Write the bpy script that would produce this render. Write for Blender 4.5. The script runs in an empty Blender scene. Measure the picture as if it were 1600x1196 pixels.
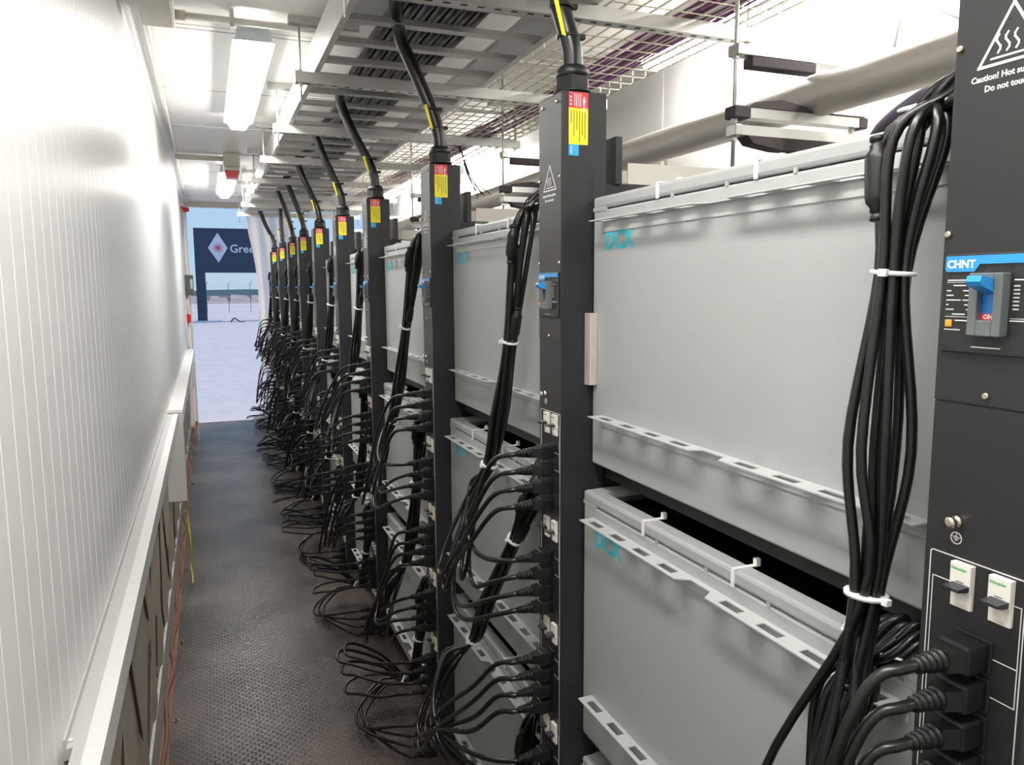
import bpy, bmesh, math, random
from mathutils import Vector, Matrix

# ------------------------------------------------------------------ camera, world, lights, exposure
C = bpy.context.scene.collection
scene = bpy.context.scene
F = 1200.0                                   # focal length in pixels of the 1600 px wide frame
H = 1.65                                     # eye height above the container floor
ya = Vector((-478, -148, F)).normalized()    # aisle direction in camera axes (right, down, forward)
dn = Vector((50, 9568, F)); dn = (dn - ya * dn.dot(ya)).normalized()
xa = dn.cross(ya)
W = Matrix((xa, ya, -dn))                    # rows: world axes in camera axes
right = W.col[0]; down = W.col[1]; fwd = W.col[2]
cam_data = bpy.data.cameras.new('camera')
cam_data.sensor_width = 36.0; cam_data.lens = 36.0 * F / 1600.0
cam_data.clip_start = 0.02; cam_data.clip_end = 500
cam = bpy.data.objects.new('camera', cam_data); C.objects.link(cam)
M = Matrix.Identity(4)
for i in range(3):
    M[i][0] = right[i]; M[i][1] = -down[i]; M[i][2] = -fwd[i]
M[2][3] = H
cam.matrix_world = M
scene.camera = cam

world = bpy.data.worlds.new('sky'); scene.world = world; world.use_nodes = True
wn = world.node_tree; wn.nodes.clear()
tc = wn.nodes.new('ShaderNodeTexCoord'); sep = wn.nodes.new('ShaderNodeSeparateXYZ')
rmp = wn.nodes.new('ShaderNodeValToRGB'); bg = wn.nodes.new('ShaderNodeBackground'); wo = wn.nodes.new('ShaderNodeOutputWorld')
wn.links.new(tc.outputs['Generated'], sep.inputs[0]); wn.links.new(sep.outputs['Z'], rmp.inputs[0])
wn.links.new(rmp.outputs[0], bg.inputs[0]); wn.links.new(bg.outputs[0], wo.inputs[0])
rmp.color_ramp.elements[0].position = 0.0; rmp.color_ramp.elements[0].color = (0.50, 0.66, 0.80, 1)
rmp.color_ramp.elements[1].position = 0.9; rmp.color_ramp.elements[1].color = (0.25, 0.45, 0.78, 1)
e = rmp.color_ramp.elements.new(0.10); e.color = (0.43, 0.65, 0.88, 1)
bg.inputs[1].default_value = 1.0

LAMP_LEFT = 39.0       # emission of the left row of ceiling lights
LAMP_RIGHT = 27.0      # emission of the right row
scene.view_settings.view_transform = 'Standard'
scene.view_settings.look = 'None'
scene.view_settings.exposure = 0.0
scene.view_settings.gamma = 1.0
scene.view_settings.use_curve_mapping = False

sun = bpy.data.lights.new('low_sun', 'SUN'); sun.energy = 3.4; sun.color = (1.0, 0.72, 0.48); sun.angle = math.radians(3)
sun_o = bpy.data.objects.new('low_sun', sun); C.objects.link(sun_o)
sun_o.rotation_euler = Vector((0.80, 0.33, 0.50)).to_track_quat('Z', 'Y').to_euler()

rnd = random.Random(7)

# ------------------------------------------------------------------ materials
def srgb(r, g, b):
    f = lambda c: (c / 255) / 12.92 if c <= 10 else ((c / 255 + 0.055) / 1.055) ** 2.4
    return (f(r), f(g), f(b), 1)

def mat(name, col, rough=0.5, metal=0.0, spec=0.5, noise=0.0, nscale=20.0, bump=0.0, bscale=60.0, coat=0.0, emit=None, estr=0.0, stretch=None):
    m = bpy.data.materials.new(name); m.use_nodes = True
    nt = m.node_tree; p = nt.nodes['Principled BSDF']
    p.inputs['Base Color'].default_value = col
    p.inputs['Roughness'].default_value = rough; p.inputs['Metallic'].default_value = metal
    p.inputs['Specular IOR Level'].default_value = spec; p.inputs['Coat Weight'].default_value = coat
    if emit: p.inputs['Emission Color'].default_value = emit; p.inputs['Emission Strength'].default_value = estr
    if noise or bump:
        t = nt.nodes.new('ShaderNodeTexCoord'); mp = nt.nodes.new('ShaderNodeMapping')
        nt.links.new(t.outputs['Object'], mp.inputs[0])
        if stretch: mp.inputs['Scale'].default_value = stretch
        if noise:
            n = nt.nodes.new('ShaderNodeTexNoise'); n.inputs['Scale'].default_value = nscale; n.inputs['Detail'].default_value = 4
            nt.links.new(mp.outputs[0], n.inputs[0])
            r = nt.nodes.new('ShaderNodeMapRange'); r.inputs[3].default_value = 1 - noise; r.inputs[4].default_value = 1 + noise
            nt.links.new(n.outputs[0], r.inputs[0])
            x = nt.nodes.new('ShaderNodeVectorMath'); x.operation = 'SCALE'; x.inputs[0].default_value = col[:3]
            nt.links.new(r.outputs[0], x.inputs['Scale']); nt.links.new(x.outputs[0], p.inputs['Base Color'])
        if bump:
            n = nt.nodes.new('ShaderNodeTexNoise'); n.inputs['Scale'].default_value = bscale; n.inputs['Detail'].default_value = 3
            nt.links.new(mp.outputs[0], n.inputs[0])
            b = nt.nodes.new('ShaderNodeBump'); b.inputs['Strength'].default_value = bump; b.inputs['Distance'].default_value = 0.005
            nt.links.new(n.outputs[0], b.inputs['Height']); nt.links.new(b.outputs[0], p.inputs['Normal'])
    return m

m_wall = mat('white coated panel', (0.80, 0.80, 0.785, 1), 0.38, spec=0.5, noise=0.03, nscale=1.5, bump=0.03, bscale=3, coat=0.10)
m_wall.node_tree.nodes['Principled BSDF'].inputs['Coat Roughness'].default_value = 0.2
m_ceil = mat('white ceiling panel', (0.88, 0.87, 0.83, 1), 0.35, noise=0.03, nscale=2)
m_cap = mat('white folded trim', (0.84, 0.84, 0.83, 1), 0.4, noise=0.02, nscale=8)
m_cap2 = mat('light grey folded trim', (0.58, 0.58, 0.57, 1), 0.4)
m_tan = mat('stained tan container steel', (0.56, 0.50, 0.42, 1), 0.6, noise=0.25, nscale=6, bump=0.15, bscale=25)
m_seam = mat('brown stained seam', (0.075, 0.045, 0.03, 1), 0.7, noise=0.3, nscale=30)
m_rust = mat('rusty floor angle', (0.23, 0.12, 0.08, 1), 0.7, noise=0.4, nscale=25, bump=0.4, bscale=60)
m_black = mat('black powder coat', (0.018, 0.019, 0.022, 1), 0.44, noise=0.08, nscale=3, bump=0.04, bscale=700)
m_black2 = mat('black face plate', (0.021, 0.021, 0.022, 1), 0.42)
m_post = mat('black rack steel', (0.012, 0.012, 0.013, 1), 0.5)
m_cable = mat('black rubber cable', (0.006, 0.006, 0.0065, 1), 0.30, spec=0.6, bump=0.05, bscale=40)
m_plug = mat('black moulded plug', (0.008, 0.008, 0.0085, 1), 0.42)
m_hose = mat('dark corrugated conduit', (0.016, 0.017, 0.019, 1), 0.4)
m_tank = mat('grey powder coated tank', (0.40, 0.415, 0.41, 1), 0.42, noise=0.03, nscale=3)
m_tank_l = mat('pale grey bracket', (0.52, 0.53, 0.525, 1), 0.4)
m_glass = mat('black glossy lid', (0.003, 0.003, 0.004, 1), 0.08, noise=0.2, nscale=5)
m_cyan = mat('cyan print', (0.05, 0.55, 0.68, 1), 0.5)
m_steel = mat('galvanised steel', (0.50, 0.50, 0.48, 1), 0.38, metal=0.8, noise=0.12, nscale=18)
m_steel_l = mat('bright zinc rail', (0.62, 0.62, 0.60, 1), 0.35, metal=0.6, noise=0.08, nscale=14)
m_wire = mat('yellow zinc wire', (0.62, 0.60, 0.48, 1), 0.35, metal=0.6)
m_inox = mat('brushed stainless steel', (0.64, 0.61, 0.56, 1), 0.48, metal=0.45, noise=0.12, nscale=6, stretch=(8, 1, 8))
m_screw = mat('nickel screw', (0.72, 0.66, 0.55, 1), 0.25, metal=1.0)
m_rubber = mat('brown black rubber strip', (0.055, 0.045, 0.045, 1), 0.7)
m_white = mat('white nylon', (0.85, 0.85, 0.85, 1), 0.4)
m_beige = mat('beige plastic', (0.60, 0.58, 0.50, 1), 0.45)
m_beigem = mat('beige painted bar', (0.55, 0.53, 0.48, 1), 0.45)
m_pvc = mat('white conduit', (0.72, 0.71, 0.66, 1), 0.35)
m_red = mat('red print', (0.70, 0.03, 0.05, 1), 0.4)
m_redp = mat('red plastic', (0.75, 0.03, 0.03, 1), 0.3)
m_yel = mat('yellow print', (0.86, 0.75, 0.02, 1), 0.4)
m_blue = mat('blue sticker', (0.02, 0.36, 0.66, 1), 0.4)
m_blues = mat('blue plastic', (0.02, 0.20, 0.62, 1), 0.3)
m_bluet = mat('blue band', (0.03, 0.30, 0.72, 1), 0.35)
m_grey = mat('grey plastic surround', (0.13, 0.15, 0.15, 1), 0.4)
m_orange = mat('orange button', (0.9, 0.35, 0.05, 1), 0.35)
m_print = mat('white print', (0.72, 0.72, 0.72, 1), 0.5)
m_printd = mat('dark print', (0.05, 0.05, 0.04, 1), 0.5)
m_green = mat('green print', (0.05, 0.45, 0.15, 1), 0.5)
m_mcb = mat('white moulded switch', (0.80, 0.78, 0.72, 1), 0.35)
m_lever = mat('dark grey lever', (0.035, 0.037, 0.045, 1), 0.4)
m_purple = mat('purple cable', (0.24, 0.05, 0.24, 1), 0.4)
m_maroon = mat('maroon cable', (0.16, 0.05, 0.07, 1), 0.4)
m_green_box = mat('grey green box', (0.12, 0.14, 0.11, 1), 0.5)
m_navy = mat('navy sheet cladding', (0.024, 0.042, 0.085, 1), 0.5, noise=0.08, nscale=1.5)
m_signw = mat('pale sign face', (0.62, 0.68, 0.78, 1), 0.5)
m_pink = mat('red pink emblem', (0.75, 0.10, 0.20, 1), 0.5)
m_hill = mat('distant hill', (0.19, 0.24, 0.27, 1), 0.9, noise=0.1, nscale=0.05)
m_rock = mat('rocky snow bank', (0.45, 0.42, 0.42, 1), 0.9, noise=0.5, nscale=0.5)
m_yfoam = mat('yellow strap', (0.75, 0.60, 0.08, 1), 0.6)
m_housing = mat('grey lamp housing', (0.42, 0.47, 0.49, 1), 0.5)
m_purp_dark = mat('dark violet sleeve', (0.02, 0.015, 0.035, 1), 0.6)

def lampmat(name, s):
    return mat(name, (1, 1, 1, 1), 0.4, emit=(1.0, 0.972, 0.925, 1), estr=s)
m_lampL = lampmat('lit diffuser left row', LAMP_LEFT)
m_lampR = lampmat('lit diffuser right row', LAMP_RIGHT)

def floor_mat():
    m = bpy.data.materials.new('worn studded brown floor'); m.use_nodes = True
    nt = m.node_tree; p = nt.nodes['Principled BSDF']; N = nt.nodes.new; L = nt.links.new
    t = N('ShaderNodeTexCoord')
    b = N('ShaderNodeTexBrick'); b.offset = 0.5; b.inputs['Scale'].default_value = 1.0
    b.inputs['Mortar Size'].default_value = 0.0038; b.inputs['Mortar Smooth'].default_value = 1.0
    b.inputs['Brick Width'].default_value = 0.027; b.inputs['Row Height'].default_value = 0.017
    L(t.outputs['Object'], b.inputs[0])
    n = N('ShaderNodeTexNoise'); n.inputs['Scale'].default_value = 2.2; n.inputs['Detail'].default_value = 6; L(t.outputs['Object'], n.inputs[0])
    n2 = N('ShaderNodeTexNoise'); n2.inputs['Scale'].default_value = 45; n2.inputs['Detail'].default_value = 4; L(t.outputs['Object'], n2.inputs[0])
    cr = N('ShaderNodeValToRGB'); L(n.outputs[0], cr.inputs[0])
    cr.color_ramp.elements[0].position = 0.35; cr.color_ramp.elements[0].color = (0.048, 0.039, 0.033, 1)
    cr.color_ramp.elements[1].position = 0.72; cr.color_ramp.elements[1].color = (0.125, 0.102, 0.085, 1)
    wear = N('ShaderNodeMapRange'); wear.inputs[1].default_value = 0.45; wear.inputs[2].default_value = 0.6; L(n.outputs[0], wear.inputs[0])
    mul = N('ShaderNodeMath'); mul.operation = 'MULTIPLY'; L(b.outputs['Fac'], mul.inputs[0]); L(wear.outputs[0], mul.inputs[1])
    mul2 = N('ShaderNodeMath'); mul2.operation = 'MULTIPLY'; mul2.inputs[1].default_value = 0.7; L(mul.outputs[0], mul2.inputs[0])
    mx = N('ShaderNodeMix'); mx.data_type = 'RGBA'; L(mul2.outputs[0], mx.inputs[0]); L(cr.outputs[0], mx.inputs[6]); mx.inputs[7].default_value = (0.21, 0.18, 0.155, 1)
    L(mx.outputs[2], p.inputs['Base Color'])
    r = N('ShaderNodeMapRange'); r.inputs[3].default_value = 0.20; r.inputs[4].default_value = 0.52; L(n2.outputs[0], r.inputs[0]); L(r.outputs[0], p.inputs['Roughness'])
    bp = N('ShaderNodeBump'); bp.inputs['Strength'].default_value = 0.9; bp.inputs['Distance'].default_value = 0.002
    ad = N('ShaderNodeMath'); ad.operation = 'MULTIPLY_ADD'; ad.inputs[1].default_value = 0.4; L(n2.outputs[0], ad.inputs[0]); L(b.outputs['Fac'], ad.inputs[2])
    L(ad.outputs[0], bp.inputs['Height']); L(bp.outputs[0], p.inputs['Normal'])
    return m
m_floor = floor_mat()

def snow_mat():
    m = mat('trodden snow', (0.66, 0.66, 0.72, 1), 0.8, noise=0.10, nscale=1.2, bump=0.6, bscale=3)
    m.node_tree.nodes['Bump'].inputs['Distance'].default_value = 0.06
    return m
m_snow = snow_mat()

def sheet_mat():
    m = bpy.data.materials.new('milky plastic sheet'); m.use_nodes = True
    nt = m.node_tree; p = nt.nodes['Principled BSDF']; p.inputs['Base Color'].default_value = (0.95, 0.95, 0.94, 1); p.inputs['Roughness'].default_value = 0.4
    tr = nt.nodes.new('ShaderNodeBsdfTranslucent'); tr.inputs[0].default_value = (0.9, 0.92, 0.95, 1)
    mx = nt.nodes.new('ShaderNodeMixShader'); mx.inputs[0].default_value = 0.6
    nt.links.new(p.outputs[0], mx.inputs[1]); nt.links.new(tr.outputs[0], mx.inputs[2]); nt.links.new(mx.outputs[0], nt.nodes['Material Output'].inputs[0])
    return m
m_sheet = sheet_mat()

# ------------------------------------------------------------------ mesh helpers
class MB:
    """collects shapes and links them as one mesh object"""
    def __init__(s): s.v = []; s.f = []; s.sm = []
    def add(s, vs, fs, smooth=False):
        o = len(s.v); s.v += [tuple(v) for v in vs]
        for f in fs: s.f.append([i + o for i in f]); s.sm.append(smooth)
        return s
    def box(s, x0, x1, y0, y1, z0, z1, b=0.0):
        if b <= 0:
            v = [(x, y, z) for x in (x0, x1) for y in (y0, y1) for z in (z0, z1)]
            return s.add(v, [(0, 1, 3, 2), (4, 6, 7, 5), (0, 4, 5, 1), (2, 3, 7, 6), (0, 2, 6, 4), (1, 5, 7, 3)])
        bm = bmesh.new(); bmesh.ops.create_cube(bm, size=1)
        for v in bm.verts:
            v.co = Vector(((x0 + x1) / 2 + v.co.x * (x1 - x0), (y0 + y1) / 2 + v.co.y * (y1 - y0), (z0 + z1) / 2 + v.co.z * (z1 - z0)))
        bmesh.ops.bevel(bm, geom=bm.edges[:], offset=b, segments=2, profile=0.5, affect='EDGES')
        bm.verts.index_update()
        s.add([v.co[:] for v in bm.verts], [[v.index for v in f.verts] for f in bm.faces]); bm.free(); return s
    def prism(s, pts, a, b, axis='y'):
        """pts: polygon in the two other axes, extruded from a to b"""
        def P(p, t):
            if axis == 'y': return (p[0], t, p[1])
            if axis == 'x': return (t, p[0], p[1])
            return (p[0], p[1], t)
        n = len(pts)
        v = [P(p, a) for p in pts] + [P(p, b) for p in pts]
        f = [list(range(n)), list(range(2 * n - 1, n - 1, -1))] + [(i, i + n, (i + 1) % n + n, (i + 1) % n) for i in range(n)]
        return s.add(v, f)
    def tube(s, pts, r, n=8, caps=True, radii=None):
        pts = [Vector(p) for p in pts]; k = len(pts); rings = []
        t0 = (pts[1] - pts[0]).normalized()
        up = Vector((0, 0, 1)) if abs(t0.z) < 0.9 else Vector((1, 0, 0))
        nrm = t0.cross(up).normalized(); vs = []
        for i, p in enumerate(pts):
            t = (pts[min(i + 1, k - 1)] - pts[max(i - 1, 0)])
            if t.length < 1e-9: t = t0
            t = t.normalized()
            nrm = (nrm - t * nrm.dot(t))
            nrm = nrm.normalized() if nrm.length > 1e-6 else t.orthogonal().normalized()
            bi = t.cross(nrm); rr = radii[i] if radii else r
            for j in range(n):
                a = 2 * math.pi * j / n
                vs.append(p + nrm * (math.cos(a) * rr) + bi * (math.sin(a) * rr))
        fs = [(i * n + j, i * n + (j + 1) % n, (i + 1) * n + (j + 1) % n, (i + 1) * n + j) for i in range(k - 1) for j in range(n)]
        s.add(vs, fs, True)
        if caps:
            s.f.append([len(s.v) - k * n + j for j in range(n)][::-1]); s.sm.append(False)
            s.f.append([len(s.v) - n + j for j in range(n)]); s.sm.append(False)
        return s
    def lathe(s, prof, n=16, c=(0, 0, 0), axis='z'):
        """prof: (radius, height) pairs"""
        pts = []; rad = []
        vs = []
        for r, h in prof:
            for j in range(n):
                a = 2 * math.pi * j / n; u, v = r * math.cos(a), r * math.sin(a)
                if axis == 'z': q = (c[0] + u, c[1] + v, c[2] + h)
                elif axis == 'x': q = (c[0] + h, c[1] + u, c[2] + v)
                else: q = (c[0] + u, c[1] + h, c[2] + v)
                vs.append(q)
        k = len(prof)
        fs = [(i * n + j, i * n + (j + 1) % n, (i + 1) * n + (j + 1) % n, (i + 1) * n + j) for i in range(k - 1) for j in range(n)]
        s.add(vs, fs, n > 8)
        o = len(s.v) - k * n
        s.f.append([o + j for j in range(n)][::-1]); s.sm.append(False)
        s.f.append([o + (k - 1) * n + j for j in range(n)]); s.sm.append(False)
        return s
    def mesh(s, name, m):
        me = bpy.data.meshes.new(name); me.from_pydata(s.v, [], s.f); me.update()
        me.polygons.foreach_set('use_smooth', s.sm); me.materials.append(m)
        bm = bmesh.new(); bm.from_mesh(me); bmesh.ops.recalc_face_normals(bm, faces=bm.faces); bm.to_mesh(me); bm.free()
        return me
    def build(s, name, m, parent=None, loc=None):
        return link(name, s.mesh(name, m), parent, loc)

def link(name, me, parent=None, loc=None):
    o = bpy.data.objects.new(name, me); C.objects.link(o)
    if parent: o.parent = parent
    if loc: o.location = loc
    return o
def tag(o, label=None, cat=None, group=None, kind=None):
    if label: o['label'] = label
    if cat: o['category'] = cat
    if group: o['group'] = group
    if kind: o['kind'] = kind
    return o
def empty(name, loc=(0, 0, 0), label=None, cat=None, group=None):
    o = bpy.data.objects.new(name, None); o.empty_display_size = 0.05; C.objects.link(o); o.location = loc
    return tag(o, label, cat, group)
def struct(o): o['kind'] = 'structure'; return o
KIDS = {}
def kids(o):
    if o.name not in KIDS: KIDS[o.name] = list(o.children)
    return KIDS[o.name]
def copy_tree(o, parent=None):
    c = o.copy(); C.objects.link(c)
    if parent: c.parent = parent
    for ch in kids(o): copy_tree(ch, c)
    return c

def catmull(P, n=6):
    P = [Vector(p) for p in P]; Q = [P[0] * 2 - P[1]] + P + [P[-1] * 2 - P[-2]]; out = []
    for i in range(1, len(Q) - 2):
        a, b, c, d = Q[i - 1], Q[i], Q[i + 1], Q[i + 2]
        for k in range(n):
            t = k / n
            out.append(0.5 * ((2 * b) + (c - a) * t + (2 * a - 5 * b + 4 * c - d) * t * t + (-a + 3 * b - 3 * c + d) * t ** 3))
    out.append(P[-1]); return out

TXT = {}
def text_mesh(s, size, m, bold=0.0, ext=0.0002):
    key = (s, size, m.name, bold)
    if key in TXT: return TXT[key]
    cu = bpy.data.curves.new('lettering', 'FONT'); cu.body = s; cu.size = size; cu.extrude = ext; cu.offset = bold; cu.resolution_u = 2
    cu.align_x = 'LEFT'
    o = bpy.data.objects.new('lettering_tmp', cu); C.objects.link(o)
    bpy.context.view_layer.update()
    me = bpy.data.meshes.new_from_object(o.evaluated_get(bpy.context.evaluated_depsgraph_get()))
    bpy.data.objects.remove(o); me.materials.clear(); me.materials.append(m); TXT[key] = me
    return me
AX = Matrix(((0, 0, -1), (-1, 0, 0), (0, 1, 0)))      # columns u=-y, v=z, n=-x  (aisle face)
AY = Matrix(((1, 0, 0), (0, 0, -1), (0, 1, 0)))       # columns u=x, v=z, n=-y   (near side face)
def place_text(me, name, parent, pos, A, spin=0.0):
    o = link(name, me, parent)
    o.matrix_local = Matrix.Translation(pos) @ (A @ Matrix.Rotation(spin, 3, 'Z')).to_4x4()
    return o
def face_strip(mb, pts, w, x, d=0.0004, closed=False):
    """flat printed line on the aisle face; pts in (u, z), u = -y"""
    if closed: pts = pts + [pts[0]]
    for (a, b), (c, e) in zip(pts, pts[1:]):
        t = Vector((c - a, e - b)); L = t.length
        if L < 1e-7: continue
        t /= L; n = Vector((-t.y, t.x)) * w / 2; t2 = t * w / 2
        q = [(a - t2.x + n.x, b - t2.y + n.y), (c + t2.x + n.x, e + t2.y + n.y), (c + t2.x - n.x, e + t2.y - n.y), (a - t2.x - n.x, b - t2.y - n.y)]
        mb.prism([(-u, z) for u, z in q], x - d, x + 0.0002, 'x')
def rrect(u0, u1, z0, z1, r, n=4):
    out = []
    for cx, cz, a0 in ((u1 - r, z1 - r, 0), (u0 + r, z1 - r, 90), (u0 + r, z0 + r, 180), (u1 - r, z0 + r, 270)):
        for k in range(n + 1):
            a = math.radians(a0 + 90 * k / n); out.append((cx + r * math.cos(a), cz + r * math.sin(a)))
    return out

# ------------------------------------------------------------------ dimensions taken from the photograph
XL, XR, ZC = -0.225, 2.03, 2.66
YB, YE = -1.6, 10.08
XP = 0.68
PY = [0.5015, 1.497, 2.478, 3.510, 4.400, 5.335, 6.240, 7.060, 8.035, 8.985]      # centre of each power column
TIER_TOP = [1.829, 1.217, 0.605]
TANK_H = 0.555
ORD = ['nearest', 'second nearest', 'third nearest', 'fourth nearest', 'fifth nearest', 'sixth nearest', 'seventh nearest', 'eighth nearest', 'ninth nearest', 'farthest']
NUM = ['first', 'second', 'third', 'fourth', 'fifth', 'sixth', 'seventh', 'eighth', 'ninth', 'tenth', 'eleventh', 'twelfth', 'thirteenth', 'fourteenth', 'fifteenth',
       'sixteenth', 'seventeenth', 'eighteenth', 'nineteenth', 'twentieth', '21st', '22nd', '23rd', '24th']

# ------------------------------------------------------------------ setting
fl = struct(MB().box(-0.27, XR, YB, YE, -0.06, 0).build('floor', m_floor))
# left wall, ribbed panel from the trim up to the ceiling
def rib_profile(y0, y1, pitch=0.0705, g=0.0055, d=0.0016):
    pts = []; y = y0
    while y < y1:
        e = min(y + pitch, y1)
        pts += [(XL, y), (XL, e - g), (XL - d, e - g * 0.6), (XL - d, e - g * 0.4)]
        y += pitch
    pts.append((XL, y1)); return pts
pr = rib_profile(YB, 9.9)
pr += [(XL - 0.06, 9.9), (XL - 0.06, YB)]
wall = struct(MB().prism(pr, 0.97, ZC, 'z').build('wall_left', m_wall))
struct(MB().box(XL - 0.06, XL - 0.02, YB, 9.9, 0.0, 0.97).build('wall_left_lower', m_tan))
struct(MB().box(XR, XR + 0.06, YB, 10.08, 0, ZC).build('wall_right', m_wall))
struct(MB().box(XL - 0.06, XR + 0.06, YB - 0.06, YB, 0, ZC).build('wall_back', m_ceil))
cl = struct(MB().box(XL - 0.06, XR + 0.06, YB, YE, ZC, ZC + 0.06).build('ceiling', m_ceil))
# right wall panel seams: shallow cover strips standing proud
for y in [0.9, 2.05, 3.2, 4.35, 5.5, 6.65, 7.8, 8.95]:
    MB().box(XR - 0.003, XR, y, y + 0.03, 0, ZC).build('seam_strip', m_wall, bpy.data.objects['wall_right'])
for z in (2.02, 2.36):
    MB().box(XR - 0.004, XR, YB, 9.9, z, z + 0.012).build('horizontal_rib', m_wall, bpy.data.objects['wall_right'])
for y in [-0.6, 0.4, 1.4, 2.4, 3.4, 4.4, 5.4, 6.4, 7.4, 8.4, 9.4]:
    MB().box(XL, XR, y, y + 0.006, ZC - 0.003, ZC).build('panel_joint', m_cap2, cl)
    MB().box(XL, XR, y - 0.05, y - 0.035, ZC - 0.004, ZC).build('panel_rib', m_ceil, cl)
struct(MB().prism([(XL, ZC), (XL, ZC - 0.022), (XL + 0.012, ZC - 0.022), (XL + 0.05, ZC - 0.006), (XL + 0.05, ZC)], YB, 9.9).build('trim_1', m_cap))
# white cap over the lower wall: near run, then a deeper far run with an upright end board
cap = struct(MB().prism([(XL - 0.02, 0.99), (-0.197, 0.99), (-0.197, 0.972), (XL - 0.02, 0.972)], 1.2, 4.37).build('trim_2', m_cap2))
MB().prism([(-0.197, 0.9912), (-0.171, 0.9912), (-0.171, 0.935), (-0.174, 0.935), (-0.174, 0.988), (-0.197, 0.988)], 1.2, 4.37).build('front_fold', m_cap, cap)
MB().prism([(XL, 0.99), (XL, 1.004), (XL + 0.003, 1.004), (XL + 0.003, 0.99)], 1.2, 4.37).build('back_upstand', m_cap2, cap)
for y in (1.22, 1.75, 2.3, 2.9, 3.6, 4.3):
    MB().lathe([(0.004, 0), (0.004, 0.002), (0.002, 0.003)], 8, (XL + 0.006, y, 0.9905)).build('rivet', m_white, cap)
MB().prism([(XL + 0.012, 0.99), (-0.197, 0.99), (-0.197, 0.972), (XL + 0.012, 0.972)], 0.7, 1.2).build('near_run', m_cap2, cap)
MB().prism([(-0.197, 0.9912), (-0.171, 0.9912), (-0.171, 0.935), (-0.174, 0.935), (-0.174, 0.988), (-0.197, 0.988)], 0.7, 1.2).build('near_front_fold', m_cap, cap)
cap2 = struct(MB().prism([(XL - 0.02, 1.0), (-0.150, 1.0), (-0.150, 0.93), (-0.153, 0.93), (-0.153, 0.985), (XL - 0.02, 0.985)], 4.45, 8.9).build('trim_3', m_cap))
MB().box(XL - 0.02, -0.152, 4.44, 4.455, 0.50, 0.99).build('end_board', m_cap, cap2)
MB().box(-0.16, -0.150, 8.885, 8.9, 0.0, 0.99).build('end_board', m_cap, cap2)
strap = MB().tube(catmull([(-0.165, 4.46, 0.52), (-0.160, 4.5, 0.40), (-0.150, 4.47, 0.25), (-0.156, 4.5, 0.12), (-0.15, 4.46, 0.06), (-0.15, 4.43, 0.03)]), 0.005, 6).build('strap', m_yfoam)
tag(strap, 'yellow strap hanging below the white end board beside the floor edge', 'strap')
# tan lower wall with brown inclined seams
lw = bpy.data.objects['wall_left_lower']
seams = [((2.171, .70), (2.438, .20)), ((3.18, .70), (3.50, .20)), ((2.62, .74), (2.876, .413)), ((2.766, .423), (2.971, .23)), ((2.0, .75), (1.83, .22)), ((2.80, .46), (2.50, .2)), ((3.05, .70), (2.80, .44)),
         ((3.122, .40), (3.01, .25)), ((1.55, .75), (1.75, .2)), ((3.62, .75), (3.45, .3)), ((3.75, .75), (4.05, .2)), ((4.25, .75), (4.0, .3)), ((4.5, .8), (4.7, .15)), ((4.9, .8), (4.78, .2)),
         ((5.2, .85), (5.45, .2)), ((5.8, .85), (5.6, .2)), ((6.2, .85), (6.5, .2)), ((6.9, .85), (6.7, .2)), ((7.3, .85), (7.6, .2)), ((8.0, .85), (7.8, .2)), ((8.4, .85), (8.6, .2))]
for (ya_, za_), (yb_, zb_) in seams:
    t = Vector((yb_ - ya_, zb_ - za_)).normalized(); n = Vector((-t.y, t.x)) * 0.012
    q = [(ya_ + n.x, za_ + n.y), (yb_ + n.x * .4, zb_ + n.y * .4), (yb_ - n.x * .4, zb_ - n.y * .4), (ya_ - n.x, za_ - n.y)]
    MB().prism(q, XL - 0.02, XL - 0.014, 'x').build('seam', m_seam, lw)
y = 1.5
while y < 9.5:       # shallow pressed ribs of the container side
    MB().prism([(XL - 0.0205, y), (XL - 0.012, y + 0.03), (XL - 0.012, y + 0.14), (XL - 0.0205, y + 0.17)], 0.03, 0.93, 'z').build('pressed_rib', m_tan, lw)
    y += 0.42
struct(MB().box(XL - 0.02, -0.236, YB, 9.9, 0.0, 0.16).build('baseboard_left', m_cap2))
# rusty angle with bolts along the floor edge
ang = MB()
ang.prism([(-0.245, 0.0), (-0.245, 0.045), (-0.238, 0.045), (-0.238, 0.008), (-0.205, 0.006), (-0.205, 0.0)], YB, 9.95)
angle = ang.build('floor_angle', m_rust); tag(angle, 'rusty brown steel angle along the floor edge under the left wall', 'angle')
wl = []
for k in range(60):
    wl.append((-0.222 + 0.008 * math.sin(k * 1.7) + rnd.uniform(-.004, .004), 1.2 + k * 0.145, 0.014 + rnd.uniform(0, .006)))
tag(MB().tube(catmull(wl, 3), 0.0075, 6).build('ground_wire', m_rust), 'wavy rusty brown wire lying on the floor angle at left', 'wire')
for y in (2.55, 3.05, 3.75, 4.75, 5.6, 6.9, 8.2):
    b = MB().lathe([(0.011, 0), (0.011, 0.003), (0.006, 0.003), (0.006, 0.012), (0.004, 0.014)], 8, (-0.19, y, 0.0)).build('bolt', m_screw, angle)
# doorway
jamb = struct(MB().box(-0.285, -0.195, 9.9, YE, 0, ZC, 0.004).build('door_1', m_cap))
MB().box(1.98, 2.09, 9.9, YE, 0, ZC).build('right_jamb', m_cap, jamb)
MB().box(-0.195, 1.98, 9.96, YE, 2.60, ZC).build('header', m_beigem, jamb)
MB().box(-0.195, -0.172, 10.02, 10.06, 0, 2.60).build('door_gasket', m_signw, jamb)
MB().box(-0.20, 1.98, 10.05, 10.085, -0.06, 0.004).build('sill', m_cap2, jamb)
MB().box(-0.20, -0.165, 9.9, 9.93, 0.0, 0.05).build('hinge_foot', m_rust, jamb)

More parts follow.
